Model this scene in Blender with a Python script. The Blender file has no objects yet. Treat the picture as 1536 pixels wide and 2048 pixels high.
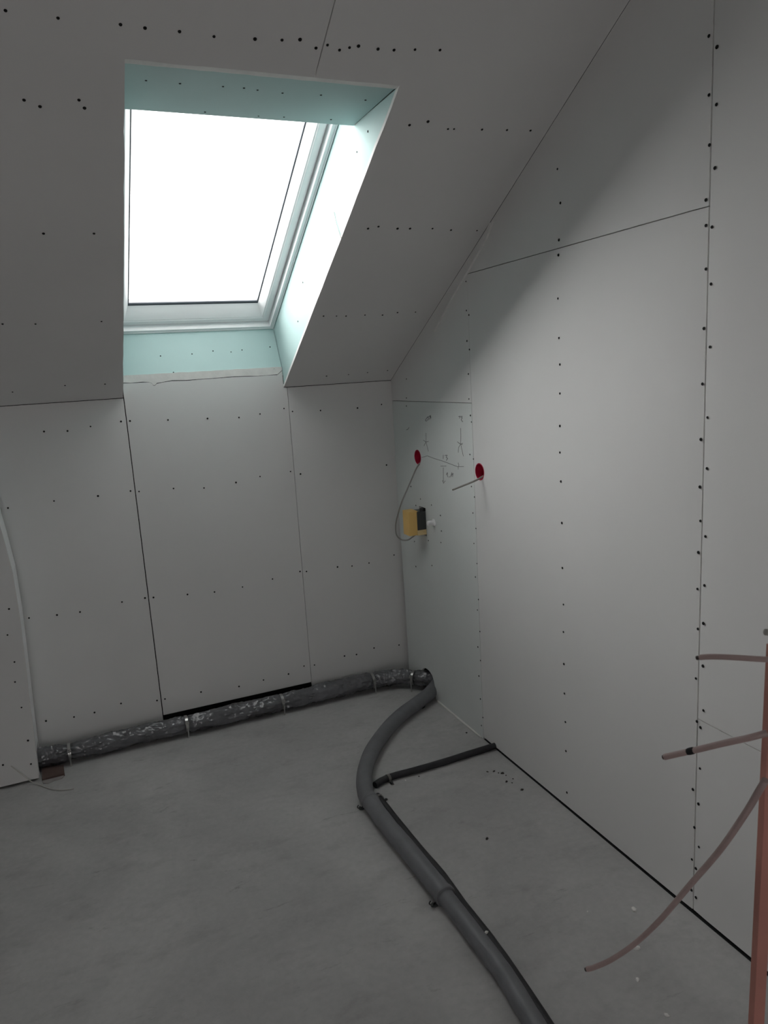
import bpy, bmesh, math, random
from mathutils import Vector, Matrix, noise

random.seed(7)
sc = bpy.context.scene
COL = sc.collection

# ------------------------------------------------------------------ camera
F_PX = 1481.85                      # focal length in pixels for a 1536x2048 image
YAW, PIT, ROL = math.radians(22.5482), math.radians(10.9448), math.radians(-3.4278)
CAM = Vector((-1.5748, -3.5913, 1.7039))
FW = Vector((math.sin(YAW)*math.cos(PIT), math.cos(YAW)*math.cos(PIT), -math.sin(PIT)))
_r = Vector((math.cos(YAW), -math.sin(YAW), 0)); _u = _r.cross(FW)
RT = _r*math.cos(ROL) + _u*math.sin(ROL)
UP = -_r*math.sin(ROL) + _u*math.cos(ROL)
cd = bpy.data.cameras.new('camera'); cam = bpy.data.objects.new('camera', cd); COL.objects.link(cam)
cd.sensor_fit = 'VERTICAL'; cd.sensor_height = 7.0; cd.sensor_width = 5.25
cd.lens = F_PX/2048*7.0
cd.clip_start = 0.02
cd.dof.use_dof = True; cd.dof.focus_distance = 2.9; cd.dof.aperture_fstop = 2.0
M = Matrix((RT, UP, -FW)).transposed().to_4x4(); M.translation = CAM
cam.matrix_world = M
sc.camera = cam

# ------------------------------------------------------------------ light
sc.view_settings.view_transform = 'Standard'; sc.view_settings.look = 'None'
sc.view_settings.gamma = 1.0; sc.view_settings.use_curve_mapping = False
sc.view_settings.exposure = 0.0
sc.cycles.max_bounces = 12; sc.cycles.diffuse_bounces = 8; sc.cycles.transparent_max_bounces = 16
SKY, GLOW = 3.5, 18.5                 # overcast sky, and the brighter patch of cloud to the left beyond the window
GLOW_DIR = Vector((-0.66, 0.60, 0.34)).normalized()
w = bpy.data.worlds.new('overcast_sky'); sc.world = w; w.use_nodes = True
nt = w.node_tree; nt.nodes.clear()
tc = nt.nodes.new('ShaderNodeTexCoord'); dt = nt.nodes.new('ShaderNodeVectorMath'); dt.operation = 'DOT_PRODUCT'
dt.inputs[1].default_value = GLOW_DIR
mr = nt.nodes.new('ShaderNodeMapRange'); mr.interpolation_type = 'SMOOTHSTEP'
mr.inputs['From Min'].default_value = 0.74; mr.inputs['From Max'].default_value = 1.0
mr.inputs['To Min'].default_value = SKY; mr.inputs['To Max'].default_value = SKY + GLOW
bg = nt.nodes.new('ShaderNodeBackground'); out = nt.nodes.new('ShaderNodeOutputWorld')
bg.inputs['Color'].default_value = (1.0, 0.962, 0.955, 1)
nt.links.new(tc.outputs['Generated'], dt.inputs[0]); nt.links.new(dt.outputs['Value'], mr.inputs['Value'])
nt.links.new(mr.outputs[0], bg.inputs['Strength']); nt.links.new(bg.outputs[0], out.inputs['Surface'])

# ------------------------------------------------------------------ measured room
HK, TH = 1.6428, math.radians(29.681)
CS, SN = math.cos(TH), math.sin(TH)
R1, R2, H1 = -0.832, -2.082, 2.062         # seams of the right wall
K1, K2 = -1.3267, -0.5591                  # seams of the back wall
XL, XR, STOP = -1.329, -0.5769, 1.7225     # roof window opening
ZTOP = HK + STOP*SN
WD = 0.305                                 # depth of the window frame above the ceiling plane
BT = 0.0125                                # board thickness
ZC = 2.80                                  # flat ceiling
SC = (ZC-HK)/SN
XW, YF = -4.3, -5.6                        # left wall, front wall (behind the camera)

def SL(x, s, d=0.0): return Vector((x, -s*CS + d*SN, HK + s*SN + d*CS))
NS = Vector((0, SN, CS))                   # outward normal of the slope

def ray(px, py): return FW + RT*((px-768)/F_PX) - UP*((py-1024)/F_PX)
def hit(px, py, n, d):
    n = Vector(n); v = ray(px, py); return CAM + v*((d - n.dot(CAM))/n.dot(v))
def on_right(px, py, x=0.0): return hit(px, py, (1,0,0), x)
def on_back(px, py, y=0.0): return hit(px, py, (0,1,0), y)
def on_floor(px, py, z=0.0): return hit(px, py, (0,0,1), z)
def on_slope(px, py, d=0.0): return hit(px, py, NS, HK*CS + d)
def at_depth(px, py, t): return CAM + ray(px, py)*t

# ------------------------------------------------------------------ materials
def mat(name, col, rough=0.6, metal=0.0, var=0.0, scale=8.0, bump=0.0, bscale=60.0, spec=0.5, col2=None, detail=4.0):
    m = bpy.data.materials.new(name); m.use_nodes = True
    nt = m.node_tree; b = nt.nodes['Principled BSDF']
    b.inputs['Base Color'].default_value = (*col, 1); b.inputs['Roughness'].default_value = rough
    b.inputs['Metallic'].default_value = metal; b.inputs['Specular IOR Level'].default_value = spec
    tc = nt.nodes.new('ShaderNodeTexCoord')
    n = nt.nodes.new('ShaderNodeTexNoise'); n.inputs['Scale'].default_value = scale; n.inputs['Detail'].default_value = detail
    nt.links.new(tc.outputs['Object'], n.inputs['Vector'])
    r = nt.nodes.new('ShaderNodeValToRGB')
    c2 = col2 or tuple(c*(1-var) for c in col)
    r.color_ramp.elements[0].position = 0.35; r.color_ramp.elements[1].position = 0.65
    r.color_ramp.elements[0].color = (*c2, 1); r.color_ramp.elements[1].color = (*col, 1)
    nt.links.new(n.outputs['Fac'], r.inputs['Fac']); nt.links.new(r.outputs['Color'], b.inputs['Base Color'])
    if bump:
        n2 = nt.nodes.new('ShaderNodeTexNoise'); n2.inputs['Scale'].default_value = bscale; n2.inputs['Detail'].default_value = 5
        nt.links.new(tc.outputs['Object'], n2.inputs['Vector'])
        bp = nt.nodes.new('ShaderNodeBump'); bp.inputs['Strength'].default_value = bump; bp.inputs['Distance'].default_value = 0.004
        nt.links.new(n2.outputs['Fac'], bp.inputs['Height']); nt.links.new(bp.outputs['Normal'], b.inputs['Normal'])
    return m

PAPER = mat('plasterboard_paper', (0.66, 0.655, 0.65), 0.75, var=0.04, scale=2.2, bump=0.06, bscale=25, spec=0.3)
GREENISH = mat('plasterboard_damp_paper', (0.625, 0.648, 0.638), 0.75, var=0.04, scale=3, bump=0.05, bscale=25, spec=0.3)
CORE = mat('gypsum_core', (0.74, 0.735, 0.72), 0.85, var=0.10, scale=30, bump=0.3, bscale=90, spec=0.2)
AQUA = mat('aqua_plasterboard', (0.41, 0.555, 0.548), 0.7, var=0.06, scale=3, bump=0.05, bscale=30, spec=0.3)
FILL = mat('joint_filler', (0.74, 0.73, 0.71), 0.85, var=0.10, scale=18, bump=0.35, bscale=50, spec=0.2)
DARKGAP = mat('dark_backing_gap_shade', (0.012, 0.013, 0.015), 0.9, var=0.3)  # near-black for backing and tape, and for the shade painted under the boards
SCREW = mat('black_phosphate_steel', (0.014, 0.014, 0.014), 0.85, 0.0, var=0.3, spec=0.2)
PVC = mat('white_window_plastic', (0.87, 0.87, 0.88), 0.32, var=0.02, scale=2)
GASK = mat('grey_gasket_rubber', (0.09, 0.10, 0.12), 0.6, var=0.1)
FOAM = mat('grey_pipe_foam', (0.165, 0.168, 0.180), 0.48, var=0.14, scale=14, bump=0.25, bscale=40)
BLACKFOAM = mat('black_pipe_foam', (0.022, 0.022, 0.025), 0.6, var=0.3, scale=20, bump=0.2, bscale=60)
FILM = mat('grey_wrapping_film', (0.135, 0.137, 0.148), 0.22, var=0.40, scale=9, bump=1.0, bscale=26, spec=0.7)
ZINC = mat('zinc_plated_steel', (0.48, 0.48, 0.47), 0.30, 0.9, var=0.1)
RED = mat('red_box_plastic', (0.46, 0.010, 0.050), 0.45, var=0.1)
YEL = mat('yellow_cover_plastic', (0.80, 0.52, 0.17), 0.5, var=0.06, scale=6)
YELP = mat('pale_yellow_plastic', (0.80, 0.62, 0.32), 0.5, var=0.05, scale=6)
DKG = mat('dark_grey_plastic', (0.05, 0.055, 0.055), 0.5, var=0.2)
WCAB = mat('white_cable_sheath', (0.50, 0.49, 0.46), 0.45, var=0.1)
GCAB = mat('grey_cable_sheath', (0.30, 0.29, 0.27), 0.45, var=0.1)
BCAB = mat('brownish_cable_sheath', (0.40, 0.30, 0.285), 0.5, var=0.15, scale=20)
COPPER = mat('dark_cut_copper', (0.05, 0.04, 0.035), 0.5, 0.3, var=0.2)
ORANGE = mat('orange_red_plastic', (0.52, 0.225, 0.185), 0.6, var=0.2, scale=7, bump=0.15)
BROWN = mat('reddish_brown_board', (0.115, 0.075, 0.065), 0.8, var=0.25, scale=12, bump=0.2)
PLAST = mat('white_plaster_crumb', (0.82, 0.81, 0.78), 0.9, var=0.1, bump=0.2)
CRUMB = mat('dark_grit', (0.05, 0.045, 0.04), 0.9, var=0.3)
PENCIL = mat('graphite_pencil', (0.17, 0.17, 0.175), 0.6, var=0.2, scale=120)

def concrete():
    m = bpy.data.materials.new('bare_concrete'); m.use_nodes = True; nt = m.node_tree; b = nt.nodes['Principled BSDF']
    tc = nt.nodes.new('ShaderNodeTexCoord')
    def nz(scale, det, rough=0.6, stretch=None, dist=0.0):
        n = nt.nodes.new('ShaderNodeTexNoise'); n.inputs['Scale'].default_value = scale; n.inputs['Detail'].default_value = det
        n.inputs['Roughness'].default_value = rough; n.inputs['Distortion'].default_value = dist
        if stretch:
            mp = nt.nodes.new('ShaderNodeMapping'); mp.inputs['Scale'].default_value = stretch; mp.inputs['Rotation'].default_value = (0,0,0.25)
            nt.links.new(tc.outputs['Object'], mp.inputs['Vector']); nt.links.new(mp.outputs[0], n.inputs['Vector'])
        else: nt.links.new(tc.outputs['Object'], n.inputs['Vector'])
        return n
    def ramp(n, a, ca, bb, cb):
        r = nt.nodes.new('ShaderNodeValToRGB'); r.color_ramp.elements[0].position = a; r.color_ramp.elements[1].position = bb
        r.color_ramp.elements[0].color = (*ca,1); r.color_ramp.elements[1].color = (*cb,1)
        nt.links.new(n.outputs['Fac'], r.inputs['Fac']); return r
    def mul(a, c, f=1.0):
        x = nt.nodes.new('ShaderNodeMixRGB'); x.blend_type = 'MULTIPLY'; x.inputs['Fac'].default_value = f
        nt.links.new(a.outputs[0], x.inputs[1]); nt.links.new(c.outputs[0], x.inputs[2]); return x
    base = ramp(nz(1.6, 8, 0.62, dist=0.5), 0.36, (0.375,0.372,0.368), 0.66, (0.475,0.470,0.465))
    blot = ramp(nz(5.0, 6, 0.7, (1.0, 1.9, 1)), 0.30, (0.86,0.85,0.85), 0.48, (1,1,1))
    smear = ramp(nz(3.2, 10, 0.75, (1.0, 3.4, 1), 0.6), 0.31, (0.66,0.64,0.63), 0.39, (1,1,1))
    fine = ramp(nz(45, 4), 0.3, (0.95,0.95,0.95), 0.7, (1.05,1.05,1.05))
    c = mul(mul(mul(base, blot), smear), fine)
    nt.links.new(c.outputs[0], b.inputs['Base Color'])
    b.inputs['Roughness'].default_value = 0.72; b.inputs['Specular IOR Level'].default_value = 0.35
    n2 = nz(22, 8, 0.6); bp = nt.nodes.new('ShaderNodeBump'); bp.inputs['Strength'].default_value = 0.25; bp.inputs['Distance'].default_value = 0.006
    nt.links.new(n2.outputs['Fac'], bp.inputs['Height']); nt.links.new(bp.outputs['Normal'], b.inputs['Normal'])
    return m
CONC = concrete()

def glassmat():
    m = bpy.data.materials.new('clear_window_glass'); m.use_nodes = True; nt = m.node_tree; nt.nodes.clear()
    o = nt.nodes.new('ShaderNodeOutputMaterial'); mx = nt.nodes.new('ShaderNodeMixShader')
    t = nt.nodes.new('ShaderNodeBsdfTransparent'); g = nt.nodes.new('ShaderNodeBsdfGlossy'); 
    mx.inputs['Fac'].default_value = 0.05
    t.inputs['Color'].default_value = (0.95, 0.97, 0.965, 1); g.inputs['Roughness'].default_value = 0.02
    nt.links.new(t.outputs[0], mx.inputs[1]); nt.links.new(g.outputs[0], mx.inputs[2])
    nt.links.new(mx.outputs[0], o.inputs['Surface']); return m
GLASS = glassmat()

# ------------------------------------------------------------------ helpers
def link(name, me, mats, parent=None):
    o = bpy.data.objects.new(name, me); COL.objects.link(o)
    for m in (mats if isinstance(mats, (list, tuple)) else [mats]): me.materials.append(m)
    if parent: o.parent = parent
    return o
def from_bm(name, bm, mats, parent=None, smooth=False, angle=None):
    bmesh.ops.recalc_face_normals(bm, faces=bm.faces)
    me = bpy.data.meshes.new(name); bm.to_mesh(me); bm.free()
    if smooth:
        for p in me.polygons: p.use_smooth = True
        if angle: me.set_sharp_from_angle(angle=math.radians(angle))
    return link(name, me, mats, parent)
def empty(name, loc=(0,0,0)):
    o = bpy.data.objects.new(name, None); COL.objects.link(o); o.location = loc; o.empty_display_size = 0.1
    return o
def tag(o, label=None, cat=None, group=None, kind=None):
    if label: o['label'] = label
    if cat: o['category'] = cat
    if group: o['group'] = group
    if kind: o['kind'] = kind
    return o
def reparent(o, p):                # keep the world place of a part under an Empty that is only moved
    o.parent = p; o.matrix_parent_inverse = Matrix.Translation(-p.location)
    return o
def add_hex(bm, P):                # P: 8 corners, bottom ring then top ring
    v = [bm.verts.new(p) for p in P]
    for f in ((0,1,2,3),(7,6,5,4),(0,4,5,1),(1,5,6,2),(2,6,7,3),(3,7,4,0)): bm.faces.new([v[i] for i in f])
    return v
def add_box(bm, a, b):
    (x0,y0,z0),(x1,y1,z1) = a, b
    return add_hex(bm, [(x0,y0,z0),(x1,y0,z0),(x1,y1,z0),(x0,y1,z0),(x0,y0,z1),(x1,y0,z1),(x1,y1,z1),(x0,y1,z1)])
def bevel(bm, w, seg=2):
    bmesh.ops.bevel(bm, geom=[e for e in bm.edges if len(e.link_faces) == 2 and e.calc_face_angle() > 0.5], offset=w, segments=seg, affect='EDGES', profile=0.6)

def plate(name, loops, fmap, mats, parent=None, t=BT, taper=None):
    """flat board: loops of (u,v), first the outline, then holes; fmap(u,v,w) places it, w = depth behind the face"""
    bm = bmesh.new(); fr, bk = [], []
    for lp in loops:
        fr.append([bm.verts.new(fmap(u, v, 0)) for u, v in lp])
    es = []
    for r in fr:
        for i in range(len(r)): es.append(bm.edges.new((r[i], r[(i+1) % len(r)])))
    bmesh.ops.triangle_fill(bm, use_beauty=True, edges=es)
    ff = list(bm.faces)
    mp = {}
    for lp, r in zip(loops, fr):
        for (u, v), a in zip(lp, r): mp[a] = bm.verts.new(fmap(u, v, t))
    for f in ff: bm.faces.new([mp[a] for a in reversed(f.verts)])
    for r in fr:
        for i in range(len(r)):
            a, b = r[i], r[(i+1) % len(r)]
            bm.faces.new((b, a, mp[a], mp[b])).material_index = 1
    if taper:                      # tapered long edge: list of (plane_co, plane_no, test, shift)
        for co, no, test, shift in taper:
            g = list(bm.verts)+list(bm.edges)+list(bm.faces)
            bmesh.ops.bisect_plane(bm, geom=g, plane_co=co, plane_no=no)
            for v in bm.verts:
                if test(v.co): v.co += shift
    return from_bm(name, bm, mats, parent)

def circle(cu, cv, r, n=32): return [(cu+r*math.cos(2*math.pi*i/n), cv+r*math.sin(2*math.pi*i/n)) for i in range(n)]

def catmull(pts, n=12):
    P = [Vector(p) for p in pts]; P = [P[0]*2-P[1]] + P + [P[-1]*2-P[-2]]; o = []
    for i in range(1, len(P)-2):
        for k in range(n):
            t = k/n
            o.append(0.5*((2*P[i]) + (P[i+1]-P[i-1])*t + (2*P[i-1]-5*P[i]+4*P[i+1]-P[i+2])*t*t + (3*P[i]-P[i-1]-3*P[i+1]+P[i+2])*t**3))
    o.append(P[-2]); return o
def add_tube(bm, path, rad, seg=14, caps=True, mi=0):
    """rad: number or f(i, t, angle)"""
    n = len(path); rings = []; nrm = None
    for i, p in enumerate(path):
        tg = (path[min(i+1, n-1)] - path[max(i-1, 0)]).normalized()
        if nrm is None:
            nrm = tg.orthogonal().normalized() if abs(tg.z) > 0.9 else Vector((0,0,1)).cross(tg).cross(tg).normalized()*-1
        nrm = (nrm - tg*nrm.dot(tg)).normalized(); bn = tg.cross(nrm)
        ring = []
        for k in range(seg):
            a = 2*math.pi*k/seg
            r = rad(i, i/(n-1), a) if callable(rad) else rad
            ring.append(bm.verts.new(p + (nrm*math.cos(a) + bn*math.sin(a))*r))
        rings.append(ring)
    for i in range(n-1):
        for k in range(seg):
            f = bm.faces.new((rings[i][k], rings[i][(k+1) % seg], rings[i+1][(k+1) % seg], rings[i+1][k])); f.material_index = mi
    if caps:
        bm.faces.new(rings[0][::-1]); bm.faces.new(rings[-1])
    return rings
def tube(name, path, rad, m, parent=None, seg=14):
    bm = bmesh.new(); add_tube(bm, path, rad, seg); return from_bm(name, bm, m, parent, smooth=True, angle=50)

# a countersunk drywall screw head, sunk in the paper with a torn rim
def screw_mesh():
    bm = bmesh.new(); N = 16
    prof = [(0.0062, 0.0), (0.0056, 0.0005), (0.0046, 0.0004), (0.0040, 0.0002), (0.0022, 0.0001)]
    rings = []
    for r, h in prof:
        rings.append([bm.verts.new((r*math.cos(2*math.pi*k/N), r*math.sin(2*math.pi*k/N), h+(0.0002 if r > 0.006 else 0.0014))) for k in range(N)])
    for a, b in zip(rings, rings[1:]):
        for k in range(N): bm.faces.new((a[k], a[(k+1) % N], b[(k+1) % N], b[k]))
    # cross recess: alternating sunk centre
    c = bm.verts.new((0, 0, 0.0004))
    for k in range(N):
        bm.faces.new((rings[-1][k], rings[-1][(k+1) % N], c))
    me = bpy.data.meshes.new('screw'); bm.to_mesh(me); bm.free(); me.materials.append(SCREW)
    return me
SCR = screw_mesh()
def screw(p, nrm, parent, size=1.0):
    o = bpy.data.objects.new('screw', SCR); COL.objects.link(o)
    q = Vector(nrm).to_track_quat('Z', 'Y')
    mw = Matrix.Translation(p) @ q.to_matrix().to_4x4() @ Matrix.Rotation(random.random()*1.5, 4, 'Z') @ Matrix.Scale(size*random.uniform(0.62, 0.84), 4)
    o.matrix_world = mw; o.parent = parent
    return o

# ================================================================== STRUCTURE
bm = bmesh.new(); add_box(bm, (XW-0.1, YF-0.1, -0.12), (0.15, 0.45, 0.0))
tag(from_bm('floor', bm, CONC), kind='structure')

# ---- back knee wall: dark backing, three boards
bm = bmesh.new(); add_box(bm, (XW, 0.07, 0.0), (0.045, 0.09, 1.80))
wall_back = tag(from_bm('wall_back', bm, DARKGAP), kind='structure')
fb = lambda u, v, w: Vector((u, w, v))
G = 0.0022
back_left = plate('plasterboard', [[(XW+0.001, 0.002), (K1-G*1.1, 0.002), (K1-G*0.8, 1.640), (XW+0.001, 1.640)]], fb, [PAPER, CORE], wall_back)
# the top edge of the middle board is ragged, with a broken notch
top = [(K1+G, 1.707)]
for px, py in [(262,766.5),(285,765),(299,764.5),(304,767),(306,771),(310,771.5),(314,767.5),(325,765),(345,762),(375,761.5),(400,759),(430,757),(470,754),(500,753),(515,752.5),(535,751),(555,750)]:
    p = on_back(px, py); top.append((p.x, p.z))
top.append((XR-0.001, 1.722))
mid = [(K2-0.0012, 1.640), (K2-0.0012, 0.091), (K1+G, 0.091)]
back_mid = plate('plasterboard', [top + [(XR-0.001, 1.641)] + mid], fb, [PAPER, CORE], wall_back)
back_right = plate('plasterboard', [[(K2+0.0012, 0.002), (0.044, 0.002), (0.044, 1.640), (K2+0.0012, 1.640)]], fb, [PAPER, CORE], wall_back)
# filler strip over the ragged joint
low = [(x, z+0.0022 + 0.0012*math.sin(x*90)) for x, z in top]
low[0] = (XL+0.004, 1.711); low[-1] = (XR-0.001, 1.725)
up_ = [(x, 1.7415 + 0.003*noise.noise(Vector((x*22, 3, 1)))) for x in [XR-0.001 - i*(XR-XL-0.005)/30 for i in range(31)]]
plate('filler_strip', [low + up_], fb, [FILL, FILL], wall_back, t=0.010)

# ---- right wall
bm = bmesh.new()
v = [(YF, -0.0), (0.08, -0.0), (0.08, HK+0.0), (-0.3, HK+0.3*SN/CS), (-(ZC-HK)*CS/SN, ZC), (YF, ZC)]
a = [bm.verts.new((0.045, y, z)) for y, z in v]; b = [bm.verts.new((0.08, y, z)) for y, z in v]
bm.faces.new(a); bm.faces.new(b[::-1])
for i in range(6): bm.faces.new((a[i], b[i], b[(i+1) % 6], a[(i+1) % 6]))
wall_right = tag(from_bm('wall_right', bm, DARKGAP), kind='structure')
fr_ = lambda u, v, w: Vector((w, u, v))
zs = lambda y: HK - y*SN/CS                     # ceiling line on the right wall
g = 0.0012
HZ = 1.536
# lower piece by the corner, with the arched cut-out for the pipes and the round hole for a box
arch = [(-0.352, 0.001), (-0.351, 0.03), (-0.346, 0.065), (-0.336, 0.098), (-0.318, 0.122), (-0.292, 0.134), (-0.262, 0.137), (-0.235, 0.133), (-0.21, 0.12), (-0.19, 0.10), (-0.178, 0.07), (-0.172, 0.04), (-0.17, 0.001)]
BOX1, BOX2 = (-0.2775, 1.2625), (-0.8800, 1.2515)
VY, VZ = -0.300, 0.945                          # concealed valve
right_low = plate('plasterboard', [[(R1+g, 0.001)] + arch + [(-0.026, 0.001), (-0.024, 0.3), (-0.018, 0.62), (-0.008, 0.86), (-0.001, 1.0), (-0.001, HZ-g), (R1+g, HZ+0.003-g)],
                  circle(*BOX1, 0.0352), [(VY-0.036, VZ-0.075), (VY+0.036, VZ-0.075), (VY+0.036, VZ+0.068), (VY-0.036, VZ+0.068)]], fr_, [GREENISH, CORE], wall_right)
right_up = plate('plasterboard', [[(R1+g*0.5, HZ+0.003+g), (-0.001, HZ+g), (-0.001, zs(-0.001)-0.001), (R1+g*0.5, zs(R1)-0.002)]], fr_, [PAPER, CORE], wall_right)
TW = 0.055
tapB = [((0, R2+TW, 0), (0,1,0), lambda c: c.y < R2+0.01 and c.x < 0.006, Vector((0.0016, 0, 0)))]
tapC = [((0, R2-TW, 0), (0,1,0), lambda c: c.y > R2-0.01 and c.x < 0.006, Vector((0.0016, 0, 0)))]
g2 = 0.0022
right_big = plate('plasterboard', [[(R2+g2, 0.015), (R1-g, 0.012), (R1-g, H1-0.0015), (R2+g2, H1-0.0015)], circle(*BOX2, 0.0352)], fr_, [PAPER, CORE], wall_right, taper=tapB)
right_top = plate('plasterboard', [[(R2+g2, H1+0.0015), (R1-g, H1+0.0015), (R1-g, zs(R1)-0.0015), (-(ZC-HK)*CS/SN, ZC-0.0015), (R2+g2, ZC-0.001)]], fr_, [PAPER, CORE], wall_right, taper=tapB)
right_near = plate('plasterboard', [[(YF, 0.660), (R2-g2, 0.650), (R2-g2, ZC-0.001), (YF, ZC-0.001)]], fr_, [PAPER, CORE], wall_right, taper=tapC)
right_near_low = plate('plasterboard', [[(YF, 0.017), (R2-g2, 0.016), (R2-g2, 0.6475), (YF, 0.6575)]], fr_, [PAPER, CORE], wall_right, taper=tapC)
# thin tapering offcut tucked along the slope
q = [on_right(*p) for p in ((870,664),(880,640),(983,446),(988,443),(975,478),(935,548),(905,598))]
plate('offcut_strip', [[(p.y, p.z) for p in q]], lambda u, v, w: Vector((w-0.009, u, v)), [PAPER, CORE], wall_right, t=0.009)
# dark floor strip that paints in the shade of the gap under the boards
bm = bmesh.new(); add_box(bm, (0.0015, YF, 0.0), (0.0445, R1-0.001, 0.0015)); from_bm('gap_shade', bm, DARKGAP, wall_right)
# filler along the floor
bm = bmesh.new(); pth = [Vector((-0.002, y, 0.002)) for y in [R1+0.02 + i*(-0.37-R1-0.02)/24 for i in range(25)]]
add_tube(bm, pth, lambda i, t, a: 0.004 + 0.003*abs(noise.noise(Vector((t*9, a, 2)))), 8)
from_bm('floor_filler', bm, FILL, wall_right, smooth=True)

# ---- pencil marks of the electrician
def strokes(name, pls, wdt, parent):
    bm = bmesh.new()
    for pl in pls:
        P = [on_right(x, y, -0.0008) for x, y in pl]
        for p, q in zip(P, P[1:]):
            d = (q-p).normalized(); n = Vector((1,0,0)).cross(d)*wdt*0.5
            for o_ in (0,):
                add_hex(bm, [p-n+Vector((.0006,0,0)), q-n+Vector((.0006,0,0)), q+n+Vector((.0006,0,0)), p+n+Vector((.0006,0,0)), p-n, q-n, q+n, p+n])
    return from_bm(name, bm, PENCIL, parent)
Z5 = lambda pts: [(740+x/5.12, 780+y/5.12) for x, y in pts]
strokes('pencil_mark', [Z5(p) for p in [
    [(928,390),(930,470),(928,552)], [(893,530),(928,556),(948,545)], [(928,552),(906,590),(903,640)], [(928,552),(940,610),(955,678)], [(908,545),(945,560)],
    [(572,440),(573,530)], [(545,513),(572,532),(598,526)], [(572,532),(552,572)], [(572,532),(585,580),(597,628)],
    [(528,690),(560,683),(585,674),(660,703),(740,727),(820,757),(902,788)], [(902,745),(910,770),(903,790),(902,812)], [(905,786),(960,784)],
    [(722,780),(780,778)], [(750,795),(751,940)], [(751,955),(770,930)], [(751,955),(742,925)],
]], 0.0022, right_low)
strokes('pencil_number', [Z5(p) for p in [
    [(780,870),(792,845),(794,890)], [(812,885),(808,894)], [(822,892),(838,845)], [(836,850),(838,888)], [(838,870),(850,852)], [(850,852),(846,888)],
    [(750,665),(748,705)], [(765,670),(790,668),(778,690),(795,700),(780,722)],
    [(905,272),(925,268),(915,290)], [(930,275),(945,285),(932,302),(940,318),(950,325)], [(935,268),(945,270)],
    [(568,305),(590,275),(600,290),(588,312)], [(598,275),(620,262),(610,300)], [(620,265),(624,290)], [(565,312),(580,318)],
    [(372,408),(390,400),(400,382)],
]], 0.0030, right_low)

# ---- ceiling: two sloped boards with the opening between them, then the flat part
bm = bmesh.new(); add_box(bm, (XW, YF, ZC), (0.05, -(ZC-HK)*CS/SN, ZC+0.03))
ceiling = tag(from_bm('ceiling', bm, PAPER), kind='structure')
fs = lambda u, v, w: SL(u, v, w)
XSM = -0.833
def wob(u, v): return 0.0025*noise.noise(Vector((u*9, v*9, 4)))
def edge_pts(p, q, n=24, nx=1, ny=0):
    o = []
    for i in range(n+1):
        t = i/n; u = p[0]+(q[0]-p[0])*t; v = p[1]+(q[1]-p[1])*t; k = wob(u, v)
        o.append((u+nx*k, v+ny*k))
    return o
left_loop = [(XW, 0.0), (XL, 0.0)] + edge_pts((XL, 0.01), (XL, STOP-0.01)) + [(XL, STOP)] + edge_pts((XL+0.01, STOP), (XSM-0.01, STOP), nx=0, ny=1) + [(XSM-0.0014, STOP), (XSM-0.0014, SC), (XW, SC)]
right_loop = [(XR, 0.0), (-0.001, 0.0), (-0.001, SC), (XSM+0.0014, SC), (XSM+0.0014, STOP)] + edge_pts((XSM+0.01, STOP), (XR-0.01, STOP), nx=0, ny=1) + [(XR, STOP)] + edge_pts((XR, STOP-0.01), (XR, 0.01))
ceil_left = plate('plasterboard', [left_loop], fs, [PAPER, CORE], ceiling)
ceil_right = plate('plasterboard', [right_loop], fs, [PAPER, CORE], ceiling)
# insulation backing above the boards, left and right of the window shaft and above it
bm = bmesh.new()
for x0, x1, s0, s1 in ((XW, XL-0.055, -0.14, SC+0.1), (XR+0.03, 0.08, -0.14, SC+0.1), (XL-0.055, XR+0.03, STOP+0.22, SC+0.1)):
    add_hex(bm, [SL(x0,s0,.03), SL(x1,s0,.03), SL(x1,s1,.03), SL(x0,s1,.03), SL(x0,s0,.28), SL(x1,s0,.28), SL(x1,s1,.28), SL(x0,s1,.28)])
add_hex(bm, [SL(x,s,d) for d, ss in ((.0135, (STOP+.006, STOP+.23)), (.05, (STOP+.07, STOP+.23))) for x, s in ((XL-.05,ss[0]),(XR+.03,ss[0]),(XR+.03,ss[1]),(XL-.05,ss[1]))])
for x0, x1 in ((XL-.05, XR+.03),):
    yzp = [(.07,1.6),(.07,1.835),(.125,1.925),(.17,1.925),(.17,1.6)]
    a = [bm.verts.new((x0,y,z)) for y,z in yzp]; b = [bm.verts.new((x1,y,z)) for y,z in yzp]
    bm.faces.new(a); bm.faces.new(b[::-1])
    for i in range(5): bm.faces.new((a[i], b[i], b[(i+1)%5], a[(i+1)%5]))
from_bm('insulation', bm, DARKGAP, ceiling)

# ---- the other two walls, out of view
bm = bmesh.new(); add_box(bm, (XW-0.05, YF, 0), (XW, 0.05, ZC+0.0)); tag(from_bm('wall_left', bm, PAPER), kind='structure')
DX0, DX1, DZ = -2.65, -1.85, 2.05                          # opening added in the unseen wall behind the camera to let in fill light
bm = bmesh.new(); add_box(bm, (XW-0.05, YF-0.12, 0), (DX0, YF, ZC)); add_box(bm, (DX1, YF-0.12, 0), (0.05, YF, ZC)); add_box(bm, (DX0, YF-0.12, DZ), (DX1, YF, ZC))
tag(from_bm('wall_front', bm, PAPER), kind='structure')

# ================================================================== ROOF WINDOW
win = tag(empty('window_1'), kind='structure')
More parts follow.
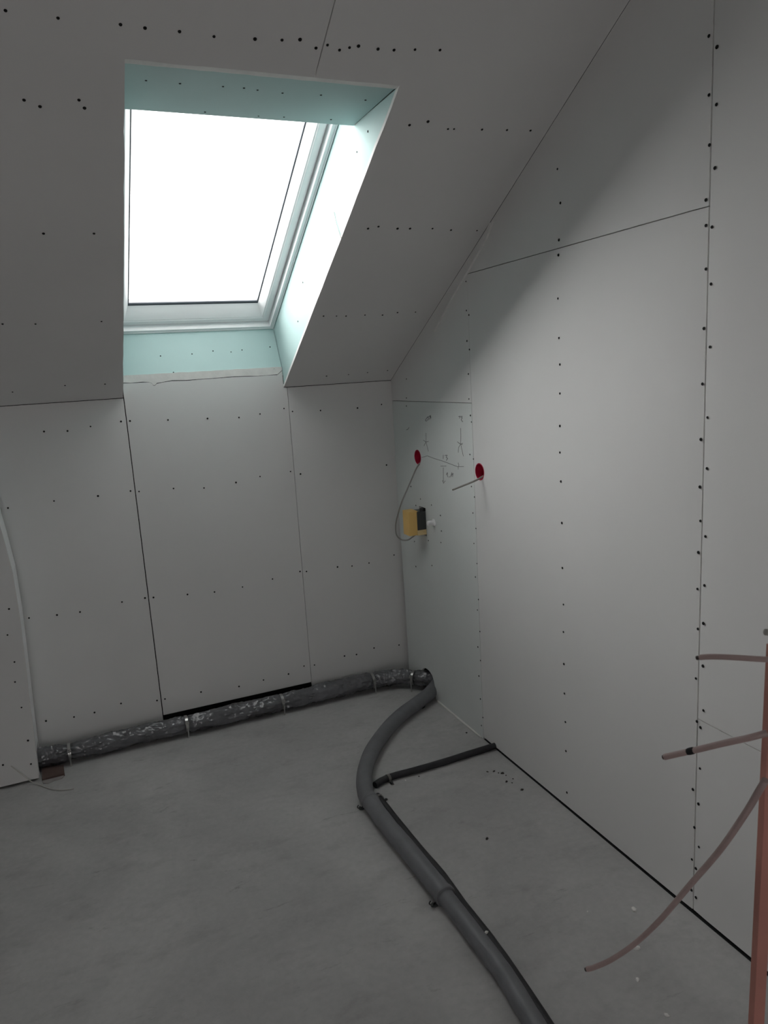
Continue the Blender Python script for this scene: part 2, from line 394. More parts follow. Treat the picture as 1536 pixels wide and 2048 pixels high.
# right reveal (polygon in the x = XR plane), slightly behind the ceiling edge
S0, S1 = 0.055, 1.445                                   # window frame along the slope
def yz(s, d): p = SL(0, s, d); return (p.y, p.z)
fx = lambda x0, sg: (lambda u, v, w: Vector((x0+sg*w, u, v)))
sill_top = (0.108, 1.946)
rv = [yz(0.004, 0.0145), (-0.001, HK+0.016), (0.001, 1.700), (0.028, 1.700), (0.15, 1.930), yz(-0.01, 0.40), yz(1.47, 0.40), yz(1.44, 0.30), yz(1.400, 0.19), (-1.478, ZTOP+0.002), yz(STOP-0.012, 0.0145)]
rv_right = plate('reveal_board', [rv], fx(XR+0.0015, 1), [AQUA, CORE], win)
SPLAY = 0.042                                            # the left side of the shaft widens towards the window
fxl = lambda u, v, w: Vector((XL-0.0015-w - SPLAY*max(0.0, u*SN+(v-HK)*CS), u, v))
rv_left = plate('reveal_board', [rv], fxl, [AQUA, CORE], win)
# sill board leaning outwards
fsill = lambda u, v, w: Vector((u - (0.012*v if u < -1 else 0), 0.003+0.108*v + w*0.9, 1.7385+0.210*v - w*0.45))
rv_sill = plate('reveal_board', [[(XL+0.001, 0), (XR-0.001, 0), (XR-0.001, 1), (XL+0.001, 1)]], fsill, [AQUA, CORE], win)
# top board, horizontal, then bent up to the frame
y0, y1 = -1.474, -1.125
ftop = lambda u, v, w: Vector((u - (0.008*v if u < -1 else 0), y0+(y1-y0)*v, ZTOP+0.004+w))
rv_top = plate('reveal_board', [[(XL+0.001, 0), (XR-0.001, 0), (XR-0.001, 1), (XL+0.001, 1)]], ftop, [AQUA, CORE], win)
bm = bmesh.new()
a1, a2 = Vector((0, y1, ZTOP+0.006)), SL(0, 1.452, 0.315)
nn = Vector((0, -1, 0))*0.0125
add_hex(bm, [Vector((XL-.008,*a1[1:])), Vector((XR-.001,*a1[1:])), Vector((XR-.001,*(a1+nn)[1:])), Vector((XL-.008,*(a1+nn)[1:])),
             Vector((XL-.012,*a2[1:])), Vector((XR-.001,*a2[1:])), Vector((XR-.001,*(a2+nn)[1:])), Vector((XL-.012,*(a2+nn)[1:]))])
from_bm('reveal_board', bm, AQUA, win)
# ragged filler lip along the top edge of the opening
bm = bmesh.new(); n = 40
R_ = []
for i in range(n+1):
    x = XL+0.001 + (XR-XL-0.002)*i/n; k = 0.004*noise.noise(Vector((x*25, 1, 7)))
    ys = -1.4965; R_.append([bm.verts.new(Vector((x, yy, zz))) for yy, zz in ((ys, ZTOP+0.0005), (ys+0.029+k, ZTOP+0.001), (ys+0.029+k, ZTOP+0.006), (ys-0.004, ZTOP+0.006))])
for i in range(n):
    for k in range(4): bm.faces.new((R_[i][k], R_[i][(k+1) % 4], R_[i+1][(k+1) % 4], R_[i+1][k]))
bm.faces.new(R_[0]); bm.faces.new(R_[-1][::-1])
from_bm('filler_lip', bm, FILL, win)

# frame and sash: profiles swept round the rectangle (mitred)
def rect_sweep(name, prof, x0, x1, s0, s1, m, parent, closed=True):
    """prof: list of (inset, depth d)"""
    bm = bmesh.new(); rings = []
    for cx, cs in ((0,0),(1,0),(1,1),(0,1)):
        ring = []
        for ins, d in prof:
            x = x0+ins if cx == 0 else x1-ins; s = s0+ins+1.35*max(0.0, ins-0.061) if cs == 0 else s1-ins   # the bottom rail is wider
            ring.append(bm.verts.new(SL(x, s, d)))
        rings.append(ring)
    k = len(prof)
    for i in range(4):
        A, B = rings[i], rings[(i+1) % 4]
        for j in range(k if closed else k-1):
            bm.faces.new((A[j], A[(j+1) % k], B[(j+1) % k], B[j]))
    bmesh.ops.recalc_face_normals(bm, faces=bm.faces)
    bevel(bm, 0.0016, 2)
    return from_bm(name, bm, m, parent, smooth=True, angle=35)
FX0, FX1 = XL-0.012, XR
fr = rect_sweep('frame', [(0.001, 0.300), (0.020, 0.300), (0.0215, 0.335), (0.030, 0.337), (0.030, 0.43), (0.001, 0.43)], FX0, FX1, S0, S1, PVC, win)
rect_sweep('frame_lining', [(0.0005, 0.2965), (0.006, 0.2965), (0.006, 0.3005), (0.0005, 0.3005)], FX0, FX1, S0, S1, PVC, fr)
sash = rect_sweep('sash', [(0.0265, 0.355), (0.0265, 0.329), (0.0285, 0.326), (0.055, 0.324), (0.058, 0.328), (0.061, 0.328), (0.085, 0.376), (0.085, 0.405), (0.0265, 0.405)], FX0, FX1, S0, S1, PVC, win)
rect_sweep('gasket', [(0.0825, 0.3715), (0.0880, 0.374), (0.0880, 0.381), (0.0825, 0.379)], FX0, FX1, S0, S1, GASK, sash)
bm = bmesh.new()
i_ = 0.083; jb = i_+0.034
add_hex(bm, [SL(FX0+i_,S0+jb,.381), SL(FX1-i_,S0+jb,.381), SL(FX1-i_,S1-i_,.381), SL(FX0+i_,S1-i_,.381), SL(FX0+i_,S0+jb,.385), SL(FX1-i_,S0+jb,.385), SL(FX1-i_,S1-i_,.385), SL(FX0+i_,S1-i_,.385)])
from_bm('pane', bm, GLASS, sash)
# thin hanging thread of torn fibre tape on the right reveal
tp = [on_right(x, y, XR-0.001) for x, y in ((668,424),(672,445),(677,462),(682,476))]
tube('torn_tape', [Vector(p) for p in tp], 0.0012, WCAB, rv_right, seg=6)

# ================================================================== SCREWS
CEILS = [(11,21),(116,36),(241,49),(290,56),(359,63),(428,73),(510,78),(564,80),(600,79),(632,96),(655,90),(679,100),(699,95),(717,92),(756,98),(788,100),(830,99),(880,100),
 (48,200),(80,213),(158,200),(169,216),(819,250),(856,243),(896,258),(908,258),(964,259),(1014,260),(1061,261),
 (87,467),(188,467),(736,457),(757,453),(795,457),(820,457),(865,457),(902,460),(954,461),
 (5,648),(71,648),(203,643),(647,632),(673,632),(692,632),(730,630),(765,630),(795,625),(831,624),
 (653,752),(697,749),(735,745),(775,741),(25,784),(130,771),(210,768)]
for px, py in CEILS:
    p = on_slope(px, py); screw(p, -NS, ceil_left if p.x < XSM else ceil_right, 0.8 if py > 600 or (px > 840 and py > 255) else 1.0)
BACKS = [(88,863),(135,862),(181,853),(242,843),(260,842),(336,840),(415,837),(478,835),(520,828),(568,817),(585,823),(641,821),(715,816),(763,809),
 (16,1016),(108,1002),(196,992),(261,982),(278,983),(347,977),(408,976),(472,965),(520,953),(581,943),(601,948),(773,930),
 (58,1236),(114,1230),(160,1224),(244,1204),(290,1196),(307,1195),(375,1189),(429,1184),(485,1174),(545,1158),(600,1143),(613,1143),(675,1134),(704,1132),(738,1126),(788,1110),
 (92,1442),(148,1434),(189,1425),(242,1407),(314,1401),(330,1398),(402,1384),(478,1373),(527,1360),(577,1348),(608,1332),(629,1330),(689,1312),(713,1309),(748,1296),(798,1290)]
for px, py in BACKS:
    p = on_back(px, py); screw(p, (0,-1,0), back_left if p.x < K1 else (back_mid if p.x < K2 else back_right), 0.92)
RIGHTS = [(1115,338),(1121,406),(1118,480),(1117,510),(1116,597),(1118,676),(1120,729),(1120,787),(1120,852),(1120,905),(1122,963),(1124,1046),(1125,1136),(1127,1209),(1127,1264),(1128,1328),(1129,1387),(1131,1444),(1132,1502),(1134,1585),
 (1418,72),(1418,190),(1419,290),(1412,400),(1412,451),(1412,538),(1408,657),(1405,768),(1402,879),(1400,974),(1401,1042),(1397,1105),(1395,1178),(1396,1258),(1392,1357),(1394,1443),(1386,1579),(1389,1655),(1384,1719),(1383,1780),
 (1434,94),(1433,209),(1430,336),(1424,454),(1422,568),(1420,694),(1415,835),(1414,937),(1411,1073),(1409,1171),(1407,1247),(1406,1332),(1407,1421),(1401,1455),(1400,1537),(1397,1608),(1398,1694),(1392,1737),(1392,1795),
 (932,563),(933,621),(938,630),(934,682),(939,699),(937,748),(938,798),(941,831),(943,844),(940,909),(947,918),(943,973),(949,994),(946,1026),(952,1057),(948,1087),(954,1127),(951,1154),(957,1199),(955,1220),(960,1263),(956,1294),(961,1321),(958,1352),(961,1398),(966,1435),(963,1451),
 (841,998),(832,1011),(863,1010),(881,1031),(883,1062),(829,1083),(857,1081),(882,1085),(832,1133),(864,1131),(822,973),(813,758),(813,796),(813,812)]
for px, py in RIGHTS:
    p = on_right(px, py)
    if p.y > R1: par = right_low if p.z < HZ else right_up
    elif p.y > R2: par = right_big if p.z < H1 else right_top
    else: par = right_near if p.z > 0.65 else right_near_low
    near = p.y < -1.2
    screw(p, (-1,0,0), par, 0.95 if near else 0.8)
for px, py in [(321,712),(384,708),(426,702),(462,704),(484,700),(540,694),(347,745),(444,742),(494,739),(548,737)]:
    n_ = Vector((0, -0.210, 0.108)).normalized(); p = hit(px, py, n_, n_.dot(Vector((0, 0.003, 1.7385)))); screw(p, n_, rv_sill, 0.72)
for px, py in [(292,161),(360,167),(446,173),(488,176),(515,180),(565,186),(642,190),(731,200),(410,224),(517,232),(568,234),(662,239)]:
    screw(on_floor(px, py, ZTOP+0.004), (0,0,-1), rv_top, 0.7)
for px, py in [(596,643),(736,263),(714,304),(606,565)]:
    screw(on_right(px, py, XR+0.0015), (-1,0,0), rv_right, 0.8)

# ================================================================== BOXING AT THE LEFT
BX, BY = -1.893, -0.185
def lean(z):                                             # the free edge of the boxing is slightly bowed
    K = [(0, 0), (0.35, 0.012), (0.75, 0.026), (0.95, 0.025), (1.1, 0.012), (1.3, -0.010), (1.8, -0.06)]
    for (a, x), (b, y) in zip(K, K[1:]):
        if z <= b: return x + (y-x)*(z-a)/(b-a)
    return K[-1][1]
ZL = [0.35, 0.75, 0.95, 1.1, 1.3]
bx = empty('plasterboard_boxing', (BX, BY, 0))
tag(bx, 'low grey plasterboard boxing standing out from the back wall at the left edge', 'wall boxing')
ztopb = zs(BY)-0.006
b1 = plate('front_panel', [[(XW+0.005, 0.012), (BX-0.0, 0.012), ] + [(BX, z) for z in ZL] + [(BX, ztopb), (XW+0.005, ztopb)]], lambda u, v, w: Vector((u + (lean(v) if u > BX-0.01 else 0), BY+w, v)), [PAPER, CORE])
reparent(b1, bx)
hole = [(-0.03, 0.0), (-0.03, 0.105), (-0.13, 0.105), (-0.13, 0.0)]
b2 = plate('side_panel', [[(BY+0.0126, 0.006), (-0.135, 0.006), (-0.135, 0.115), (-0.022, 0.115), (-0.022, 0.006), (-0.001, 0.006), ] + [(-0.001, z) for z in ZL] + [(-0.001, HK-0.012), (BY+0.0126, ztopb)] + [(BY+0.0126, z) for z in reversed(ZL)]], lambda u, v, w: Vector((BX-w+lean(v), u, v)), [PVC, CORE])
reparent(b2, bx)
for px, py in [(18,1218),(15,1270),(29,1324),(30,1364),(43,1415),(56,1481),(62,1528),(6,1530)]:
    p = on_back(px, py, BY)
    s_ = screw(p, (0,-1,0), None, 0.9); mw = s_.matrix_world.copy(); s_.parent = b1; s_.matrix_basis = Matrix.Translation(-Vector(bx.location)*0) @ mw

# ================================================================== PIPES
# -- wrapped pipe along the back wall
WP = [(-1.945, -0.078, 0.052), (-1.70, -0.078, 0.052), (-1.3, -0.075, 0.054), (-0.9, -0.075, 0.054), (-0.55, -0.075, 0.054), (-0.30, -0.078, 0.054), (-0.17, -0.088, 0.056), (-0.085, -0.122, 0.060), (-0.02, -0.185, 0.062), (0.05, -0.235, 0.062)]
PATH = catmull(WP, 34)
acc = [0]
for p_, q_ in zip(PATH, PATH[1:]): acc.append(acc[-1]+(q_-p_).length)
def near_x(px, py, y=-0.078):
    x = on_back(px, py, y).x
    return min(range(len(PATH)), key=lambda i: abs(PATH[i].x-x))
clamps = [near_x(140, 1505), near_x(371, 1448), near_x(565, 1398), near_x(745, 1360), near_x(826, 1368, -0.15)]
def wrapr(i, t, a):
    s = acc[i]; r = 0.0415
    p = Vector((s*7.0, math.cos(a)*1.1, math.sin(a)*1.1))
    r += 0.0075*noise.noise(p) + 0.0045*abs(noise.noise(p*2.6+Vector((5,0,0)))) + 0.0022*noise.noise(p*7)
    for c in clamps:
        d = abs(s-acc[c]); r -= 0.0075*math.exp(-(d/0.022)**2); r += 0.0028*math.sin(a*9+c)*math.exp(-(d/0.05)**2)
    zc = PATH[i].z
    return min(r, 0.0505)
wp = empty('wrapped_pipe', (-1.0, -0.075, 0.0))
tag(wp, 'pipe in crinkled grey film, clamped along the floor below the back wall', 'pipe')
fine = []
for i in range(len(PATH)-1):
    fine += [PATH[i], PATH[i].lerp(PATH[i+1], 0.5)]
fine.append(PATH[-1])
acc2 = [0]
for p_, q_ in zip(fine, fine[1:]): acc2.append(acc2[-1]+(q_-p_).length)
cl_s = [acc[c] for c in clamps]
_acc = acc; acc = acc2
_clamps = clamps
def wrapr2(i, t, a):
    s = acc2[i]; p = Vector((s*7.0, math.cos(a)*1.1, math.sin(a)*1.1))
    r = 0.0395 + 0.0095*noise.noise(p) + 0.0070*abs(noise.noise(p*2.6+Vector((5,0,0)))) + 0.0040*noise.noise(p*7) + 0.0018*noise.noise(p*17)
    r += 0.0060*abs(noise.noise(Vector((s*6+math.sin(a)*2.2, math.cos(a)*2.4, 9))))
    for c in cl_s:
        d = abs(s-c); r -= 0.0085*math.exp(-(d/0.020)**2); r += 0.0030*math.sin(a*9+c*7)*math.exp(-(d/0.05)**2)
    return min(r, 0.0515)
reparent(tube('film_wrap', fine, wrapr2, FILM, seg=44), wp)
def clamp(i, parent):
    p = PATH[i]; tg = (PATH[i+1]-PATH[i-1]).normalized()
    e = bmesh.new()
    side = Vector((0,0,1)).cross(tg).normalized()
    N = 40; w_ = 0.0065
    ring = []
    for k in range(N):
        a = 2*math.pi*k/N; d = side*math.cos(a)+Vector((0,0,1))*math.sin(a)
        ring.append([e.verts.new(p + d*r + tg*o) for r, o in ((0.0385,-w_),(0.0405,-w_),(0.0405,w_),(0.0385,w_))])
    for k in range(N):
        for j in range(4): e.faces.new((ring[k][j], ring[k][(j+1)%4], ring[(k+1)%N][(j+1)%4], ring[(k+1)%N][j]))
    o = from_bm('pipe_clamp', e, ZINC, smooth=True, angle=40); reparent(o, parent)
    o['label'] = 'zinc plated pipe clamp'
    # ears and screw facing the room, threaded rod to the floor
    e = bmesh.new(); c = p - side*0.046
    def B(cen, hx, hy, hz):
        add_hex(e, [cen + tg*sx*hx + side*sy*hy + Vector((0,0,1))*sz*hz for sz in (-1,1) for sx, sy in ((-1,-1),(1,-1),(1,1),(-1,1))])
    s2 = side if side.y < 0 else -side
    c = p + s2*0.043 + Vector((0,0,0.024))
    B(c, 0.0085, 0.006, 0.0012); B(c-Vector((0,0,0.006)), 0.0085, 0.006, 0.0012)
    add_tube(e, [c+Vector((0,0,0.008)), c+Vector((0,0,0.004)), c-Vector((0,0,0.012))], lambda i_, t, a: 0.0042 if i_ < 2 else 0.0025, 10)
    add_tube(e, [Vector((p.x, p.y, 0)) + s2*0.046, Vector((p.x, p.y, p.z-0.004)) + s2*0.046], 0.0035, 8)
    o2 = from_bm('clamp_bolt', e, ZINC, o, smooth=True, angle=40)
    o2.matrix_parent_inverse = Matrix.Identity(4)
    return o
for c in clamps: clamp(c, wp)

# -- grey foam pipe over the floor
RF = 0.0345
def fl(px, py, z=RF): return on_floor(px, py, z)
PX = [(885,1352,0.052), (862,1383,0.044), (840,1402,0.038), (800,1432,RF), (768,1466,RF), (742,1506,RF), (729,1548,RF), (731,1585,RF), (741,1607,RF)]
g1 = [on_floor(x, y, z) for x, y, z in PX]; g1[0].x = max(g1[0].x, 0.03)
g2_ = [fl(x, y) for x, y in [(741,1603),(771,1646),(816,1700),(857,1751),(890,1792)]]
R3 = 0.0285
g3_ = [fl(x, y, R3) for x, y in [(889,1791),(906,1813),(957,1880),(1009,1950),(1069,2048),(1122,2135)]]
gp = empty('foam_pipe', (g2_[0].x, g2_[0].y, 0))
tag(gp, 'thick grey foam-sleeved pipe curving from the corner across the concrete towards the camera', 'pipe')
def fr_r(seed, r=RF, flare=0.0):
    def f(i, t, a):
        rr = r + 0.0012*noise.noise(Vector((t*14+seed, math.cos(a), math.sin(a))))
        return rr + flare*max(0, 1-t*14) - 0.0035*max(0, (t-0.975)/0.025) 
    return f
for k, (pp, fl_) in enumerate(((g1, 0), (g2_, 0.002), (g3_, 0.002))):
    cm = catmull(pp, 16)
    reparent(tube('foam_sleeve', cm, fr_r(k*11, (RF-0.001, RF-0.0015, R3-0.0005)[k], fl_), FOAM, seg=28), gp)
# seam tape rings at the butt joints
for j in (g2_[0], g3_[0]):
    d = (g2_[1]-g2_[0]).normalized() if j is g2_[0] else (g3_[1]-g3_[0]).normalized()
    reparent(tube('joint_collar', [j-d*0.010+Vector((0,0,.002)), j-d*0.006+Vector((0,0,.002)), j+d*0.006+Vector((0,0,.002)), j+d*0.010+Vector((0,0,.002))], lambda i, t, a: (0.0325, 0.0360, 0.0360, 0.032)[i], FOAM, seg=28), gp)

# -- two black pipes
RB = 0.0145
def bl(px, py): return on_floor(px, py, RB)
b1p = catmull([bl(992,1490)+Vector((0.02,0,0)), bl(985,1493), bl(940,1507), bl(880,1526), bl(820,1543), bl(790,1551), bl(768,1559), bl(750,1570)], 10)
o = empty('black_pipe', (b1p[20].x, b1p[20].y, 0)); tag(o, 'thin black foam-sleeved pipe running to the foot of the right wall', 'pipe')
reparent(tube('foam_sleeve', b1p, lambda i, t, a: RB-0.0006+0.0008*noise.noise(Vector((t*20, a, 1))), BLACKFOAM, seg=18), o)
def clip(p, d, r, parent, name='pipe_clip'):
    d = Vector((d.x, d.y, 0)).normalized(); s = Vector((0,0,1)).cross(d)
    e = bmesh.new(); w_ = 0.006; N = 16; pr = []
    pts = [(-(r+0.022), 0.0), (-(r+0.020), 0.003), (-(r+0.002), 0.003)] + [(-(r+0.0022)*math.cos(math.pi*k/N), r+(r+0.0022)*math.sin(math.pi*k/N)) for k in range(N+1)] + [(r+0.002, 0.003), (r+0.020, 0.003), (r+0.022, 0.0)]
    base = Vector((p.x, p.y, 0))
    for x_, z_ in pts:
        pr.append([e.verts.new(base + s*x_ + Vector((0,0,z_)) + d*o_ ) for o_ in (-w_, w_)])
    for a_, b_ in zip(pr, pr[1:]): e.faces.new((a_[0], a_[1], b_[1], b_[0]))
    bmesh.ops.solidify(e, geom=list(e.faces), thickness=0.0012)
    c = reparent(from_bm(name, e, GCAB), parent)
    for sg, hh in ((-1, 0.012), (1, 0.006)):
        e = bmesh.new(); add_tube(e, [base + s*sg*(r+0.013), base + s*sg*(r+0.013) + Vector((0,0,hh))], 0.005, 10)
        from_bm('plug', e, DKG, c)
    return c
clip(bl(777,1556), bl(790,1551)-bl(768,1559), RB, o)
b2p = catmull([bl(754,1592), bl(764,1604), bl(797,1646), bl(841,1700), bl(884,1750), bl(927,1810), bl(982,1880), bl(1031,1950), bl(1096,2048), bl(1150,2130)], 10)
o = empty('black_pipe', (b2p[20].x, b2p[20].y, 0)); tag(o, 'long thin black foam-sleeved pipe lying against the right side of the thick grey pipe', 'pipe')
reparent(tube('foam_sleeve', b2p, lambda i, t, a: RB-0.0004+0.0008*noise.noise(Vector((t*30, a, 5))), BLACKFOAM, seg=18), o)
clip(bl(759,1597), bl(770,1612)-bl(757,1594), RB, o)
# broken plastic strap ends peeping out from under the grey pipe
def strap(px, py, ang, label):
    p = on_floor(px, py, 0.0); e = bmesh.new()
    path = [Vector((0.02,0,0.004)), Vector((0.0,0,0.004)), Vector((-0.012,0,0.006)), Vector((-0.018,0,0.014)), Vector((-0.012,0,0.020))]
    R = Matrix.Rotation(ang, 3, 'Z')
    for q_, r_ in ((0.0, 0.0030), (0.011, 0.0022)):
        add_tube(e, [R @ (v_ + Vector((0, q_, 0))) + p for v_ in catmull(path, 4)], r_, 8)
    add_box(e, (p.x-0.006, p.y-0.003, 0.0), (p.x+0.004, p.y+0.012, 0.003))
    tag(from_bm('strap_end', e, DKG, smooth=True, angle=40), label, 'strap end')
strap(726, 1619, 0.3, 'small dark strap end beside the upper joint of the thick grey pipe')
strap(872, 1813, 0.2, 'small dark strap end beside the lower joint of the thick grey pipe')
strap(843, 1416, 2.6, 'small dark strap end under the grey pipe near the corner opening')

# ================================================================== RIGHT WALL FITTINGS
def junction_box(c, label):
    y, z = c; o = empty('junction_box', (0.0, y, z)); tag(o, label, 'junction box', 'red junction boxes')
    e = bmesh.new(); N = 40
    prof = [(0.0, 0.040), (0.030, 0.040), (0.0325, 0.038), (0.0332, 0.004), (0.0336, -0.0010), (0.0352, -0.0016), (0.0368, -0.0008), (0.0368, 0.0)]
    rings = []
    for r, x in prof[1:]: rings.append([e.verts.new((x, r*math.cos(2*math.pi*k/N), r*math.sin(2*math.pi*k/N))) for k in range(N)])
    for a_, b_ in zip(rings, rings[1:]):
        for k in range(N): e.faces.new((a_[k], a_[(k+1)%N], b_[(k+1)%N], b_[k]))
    e.faces.new(rings[0])
    from_bm('box', e, RED, o, smooth=True, angle=40)
    return o
junction_box(BOX1, 'round red junction box with a long looping cable, nearer the room corner')
junction_box(BOX2, 'round red junction box with a short stiff cable, right of the board seam')
def cable(name, pts, r, m, label, cat='cable', n=10, tip=None):
    P = catmull(pts, n)
    ob = tube(name, P, r, m, seg=10)
    tag(ob, label, cat)
    if tip:
        d = (P[-1]-P[-2]).normalized()
        t = tube('cut_end', [P[-1]-d*0.001, P[-1]+d*tip], r*0.75, COPPER, ob, seg=8)
    return ob
# looping cable from the first box: pixel path on planes x = const in front of the wall
lp = [Vector((0.030, -0.292, 1.248)), Vector((0.004, -0.297, 1.236)), on_right(832,938,-0.02), on_right(819,968,-0.07), on_right(805,1000,-0.11), on_right(796,1028,-0.12), on_right(791.5,1050,-0.115), on_right(793,1069,-0.10), on_right(802,1079,-0.08), on_right(815,1080,-0.06), on_right(825,1074,-0.05), on_right(835,1066,-0.045)]
cable('looping_cable', lp, 0.0036, GCAB, 'grey cable looping from the left red box down below the yellow cover', n=10)
sp = [Vector((0.030, -0.900, 1.242)), Vector((0.006, -0.899, 1.234)), on_right(955,959,-0.02), on_right(940,966,-0.05), on_right(922,973,-0.085), on_right(906,979.5,-0.115)]
cable('stub_cable', sp, 0.0042, GCAB, 'short stiff grey cable sticking out of the right red box', tip=0.003)

# concealed valve in its yellow cover
P0 = hit(811, 1045, (0,1,0), VY+0.012)
VX = max(min(P0.x, -0.06), -0.14)
vv = empty('valve_cover', (0.0, VY, VZ)); tag(vv, 'yellow plastic cover over a concealed valve, standing out of the wall', 'valve cover')
e = bmesh.new(); add_box(e, (VX-0.0, VY-0.030, VZ-0.064), (-0.042, VY+0.040, VZ+0.058)); bevel(e, 0.010, 4)
reparent(from_bm('cover', e, YEL, smooth=True, angle=50), vv)
e = bmesh.new(); add_box(e, (-0.046, VY-0.033, VZ-0.040), (0.030, VY+0.036, VZ+0.053)); bevel(e, 0.003, 2)
reparent(from_bm('body', e, DKG, smooth=True, angle=40), vv)['label'] = 'dark grey valve body behind the cover'
e = bmesh.new(); add_box(e, (-0.048, VY-0.0335, VZ-0.066), (0.012, VY+0.036, VZ-0.0402)); bevel(e, 0.003, 2)
reparent(from_bm('lower_rim', e, YELP, smooth=True, angle=40), vv)
e = bmesh.new(); add_box(e, (-0.018, VY-0.024, VZ+0.0525), (-0.006, VY-0.006, VZ+0.066)); bevel(e, 0.002, 2)
reparent(from_bm('mounting_lug', e, DKG, smooth=True, angle=40), vv)
# white water outlet
wy, wz = on_right(868, 1045).y, on_right(868, 1045).z
wo = empty('water_outlet', (0.0, wy, wz)); tag(wo, 'short white pipe stub poking out of the wall right of the yellow cover', 'pipe stub')
reparent(tube('stub', [Vector((0.02, wy, wz)), Vector((-0.030, wy, wz)), Vector((-0.034, wy, wz)), Vector((-0.036, wy, wz))], lambda i, t, a: (0.0125, 0.0125, 0.0115, 0.009)[i], PVC, seg=20), wo)
reparent(tube('flange', [Vector((-0.0005, wy, wz)), Vector((-0.0035, wy, wz)), Vector((-0.005, wy, wz))], lambda i, t, a: (0.019, 0.019, 0.016)[i], PVC, seg=24), wo)

# ================================================================== THINGS AT THE RIGHT EDGE
D0 = 1.13
A = at_depth(1545, 1296, D0)
po = empty('orange_post', (A.x+0.015, A.y, 0)); tag(po, 'slim orange-red upright post at the right edge with cables coming off it', 'post')
# the post faces the camera; the left edge leans a touch to the left towards the floor
hd = Vector((FW.x, FW.y, 0)).normalized(); hr = Vector((hd.y, -hd.x, 0))
bm = bmesh.new()
W_, D_ = 0.018, 0.018
rings = []
N = 26
for i in range(N+1):
    z = A.z*i/N; lean = -0.008*(1-i/N)
    o_ = Vector((A.x, A.y, 0)) + hr*lean; o_.z = z
    k = 0.0008*noise.noise(Vector((0, 0, z*14)))
    rings.append([bm.verts.new(p_) for p_ in (o_+hr*k, o_+hr*W_, o_+hr*W_+hd*D_, o_+hd*D_)])
for a_, b_ in zip(rings, rings[1:]):
    for k in range(4): bm.faces.new((a_[k], a_[(k+1)%4], b_[(k+1)%4], b_[k]))
bm.faces.new(rings[0][::-1]); bm.faces.new(rings[-1])
bevel(bm, 0.004, 3)
reparent(from_bm('upright', bm, ORANGE, smooth=True, angle=60), po)
tp_ = Vector((A.x, A.y, A.z)) + hr*0.014 + hd*0.02
reparent(tube('grey_cap', catmull([tp_-Vector((0,0,.004)), tp_+Vector((0,0,.008)), tp_-hr*0.006+Vector((0,0,.016)), tp_-hr*0.016+Vector((0,0,.0185))], 5), 0.005, GCAB, seg=12), po)
def ad(px, py, t): return at_depth(px, py, t)
c1 = cable('power_cable', [ad(1537,1319,1.142), ad(1515,1318,1.15), ad(1470,1315,1.17), ad(1430,1313.5,1.19), ad(1408,1314,1.20), ad(1400,1315,1.205)], 0.0046, BCAB, 'topmost of the three brownish cables at the orange post, pointing left', tip=0.006)
c2 = cable('power_cable', [ad(1534,1466,1.142), ad(1500,1475,1.15), ad(1450,1486,1.18), ad(1400,1498,1.22), ad(1360,1507,1.25), ad(1329,1514,1.27)], 0.0052, BCAB, 'middle brownish cable at the orange post with a black mark near its end', tip=0.003)
p_, q_ = ad(1390,1500,1.228), ad(1374,1504,1.24)
tube('black_mark', [p_, p_.lerp(q_, .3), p_.lerp(q_, .7), q_], lambda i, t, a: (0.0050,0.0060,0.0060,0.0050)[i], DARKGAP, c2, seg=12)['label'] = 'black tape mark'
c3 = cable('power_cable', [ad(1531,1560,1.135), ad(1516,1585,1.15), ad(1490,1628,1.19), ad(1440,1700,1.27), ad(1380,1770,1.36), ad(1320,1840,1.45), ad(1270,1887,1.51), ad(1225,1918,1.55), ad(1190,1934,1.58), ad(1174,1938.5,1.59)], 0.0054, BCAB, 'long brownish cable drooping from the orange post over the floor', tip=0.004)

# ================================================================== SMALL THINGS
# brown slab by the boxing
e = bmesh.new(); P = [on_floor(x, y, 0.012) for x, y in ((84,1558),(129,1547),(127,1530),(84,1531))]
add_hex(e, [Vector((p.x, p.y, 0)) for p in P] + P); bevel(e, 0.002, 1)
tag(from_bm('brown_slab', e, BROWN), 'small reddish-brown slab on the floor at the foot of the left boxing', 'slab')
e = bmesh.new()
out_ = [(84,1560),(100,1556),(129,1549),(124,1556),(108,1561),(97,1566),(86,1566)]
Pm = [on_floor(x, y, 0.004) for x, y in out_]; bt = [e.verts.new((p.x, p.y, 0)) for p in Pm]; tpv = [e.verts.new(p) for p in Pm]
e.faces.new(tpv); e.faces.new(bt[::-1])
for i in range(len(bt)): e.faces.new((bt[i], bt[(i+1)%len(bt)], tpv[(i+1)%len(bt)], tpv[i]))
tag(from_bm('mortar_smear', e, mat('pale_mortar', (0.36,0.34,0.33), 0.9, var=0.2, bump=0.3)), 'thin pale smear of mortar in front of the reddish-brown slab', 'mortar')
# white cable at the bottom left
wc = [on_back(22,1532,BY-0.004), on_back(38,1544,BY-0.006), on_back(52,1555,BY-0.010), on_floor(64,1564,0.012), on_floor(80,1570,0.004), on_floor(100,1577,0.004), on_floor(122,1580,0.004), on_floor(148,1577,0.004)]
cable('thin_wire', wc, 0.0022, WCAB, 'thin whitish wire curling from the left boxing onto the floor', 'wire', n=8)
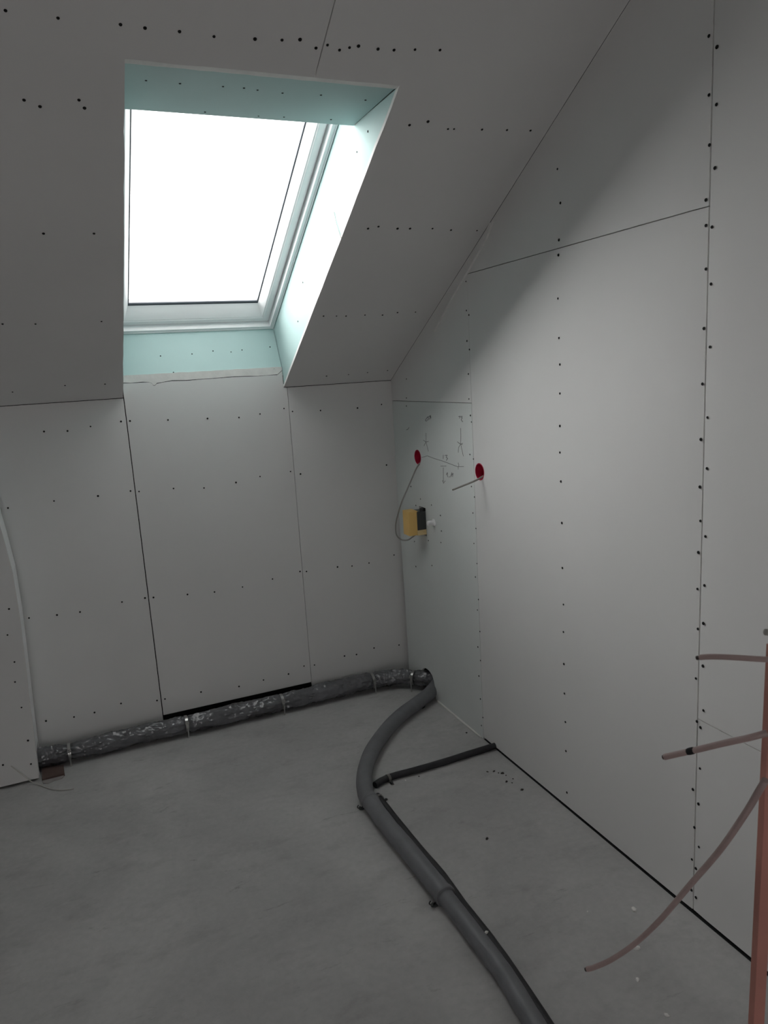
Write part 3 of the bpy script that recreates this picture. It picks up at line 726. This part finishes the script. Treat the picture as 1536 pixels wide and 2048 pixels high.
# plaster chips
def chip(px, py, r, label, seed, m=PLAST, name='plaster_chip', cat='plaster chip', grp='white plaster chips on the floor', z0=0.0):
    e = bmesh.new(); bmesh.ops.create_icosphere(e, subdivisions=2, radius=1)
    c = on_floor(px, py, z0)
    for v_ in e.verts:
        k = 1+0.45*noise.noise(v_.co*1.7+Vector((seed*3.1,0,0)))
        v_.co = Vector((v_.co.x*1.25*k, v_.co.y*0.8*k, max(v_.co.z*0.6*k, -0.3)))
    mz = min(v_.co.z for v_ in e.verts)
    for v_ in e.verts: v_.co.z -= mz
    bmesh.ops.rotate(e, verts=e.verts, matrix=Matrix.Rotation(seed*1.3, 3, 'Z'))
    bmesh.ops.scale(e, verts=e.verts, vec=(r, r, r))
    o = from_bm(name, e, m); o.location = c
    tag(o, label, cat, grp); return o
chip(1268,1820,0.0085,'small elongated white plaster chip, the one nearest the right wall',1)
chip(1273,1897,0.0095,'largest white plaster chip, just below the drooping cable',2)
chip(1275,1960,0.006,'small white plaster chip below the large chip by the drooping cable',3)
chip(1333,2031,0.006,'tiny white plaster chip near the bottom edge, closest to the orange post',4)
chip(1175,1824,0.003,'tiny pale plaster speck left of the drooping cable',8)
chip(973,1866,0.006,'white plaster chip on the black pipe beside the grey pipe',5, z0=0.027)
chip(811,1561,0.0035,'tiny pale speck beside the thin black pipe near its clip',6)
k = 0
for px, py, r in [(975,1544,.004),(988,1543,.005),(997,1546,.003),(1005,1547,.0062),(1012,1551,.003),(1026,1558,.003),(1013,1564,.0055),(1024,1566,.003),(1044,1580,.006),(933,1466,.005),(838,1553,.003),(974,1678,.006)]:
    k += 1
    lab, gr = 'dark crumb of grit in the scatter on the floor beside the right wall', 'dark crumbs beside the right wall'
    if (px, py) == (933,1466): lab, gr = 'dark crumb on the floor edge just left of the first board seam', None
    if (px, py) == (838,1553): lab, gr = 'tiny dark crumb directly below the thin black pipe', None
    if (px, py) == (974,1678): lab, gr = 'lone dark crumb on open concrete right of the grey pipe', None
    chip(px, py, r, lab, k+20, CRUMB, 'grit_crumb', 'crumb', gr)
bpy.context.view_layer.update()
print('VX', VX, 'A', A[:])
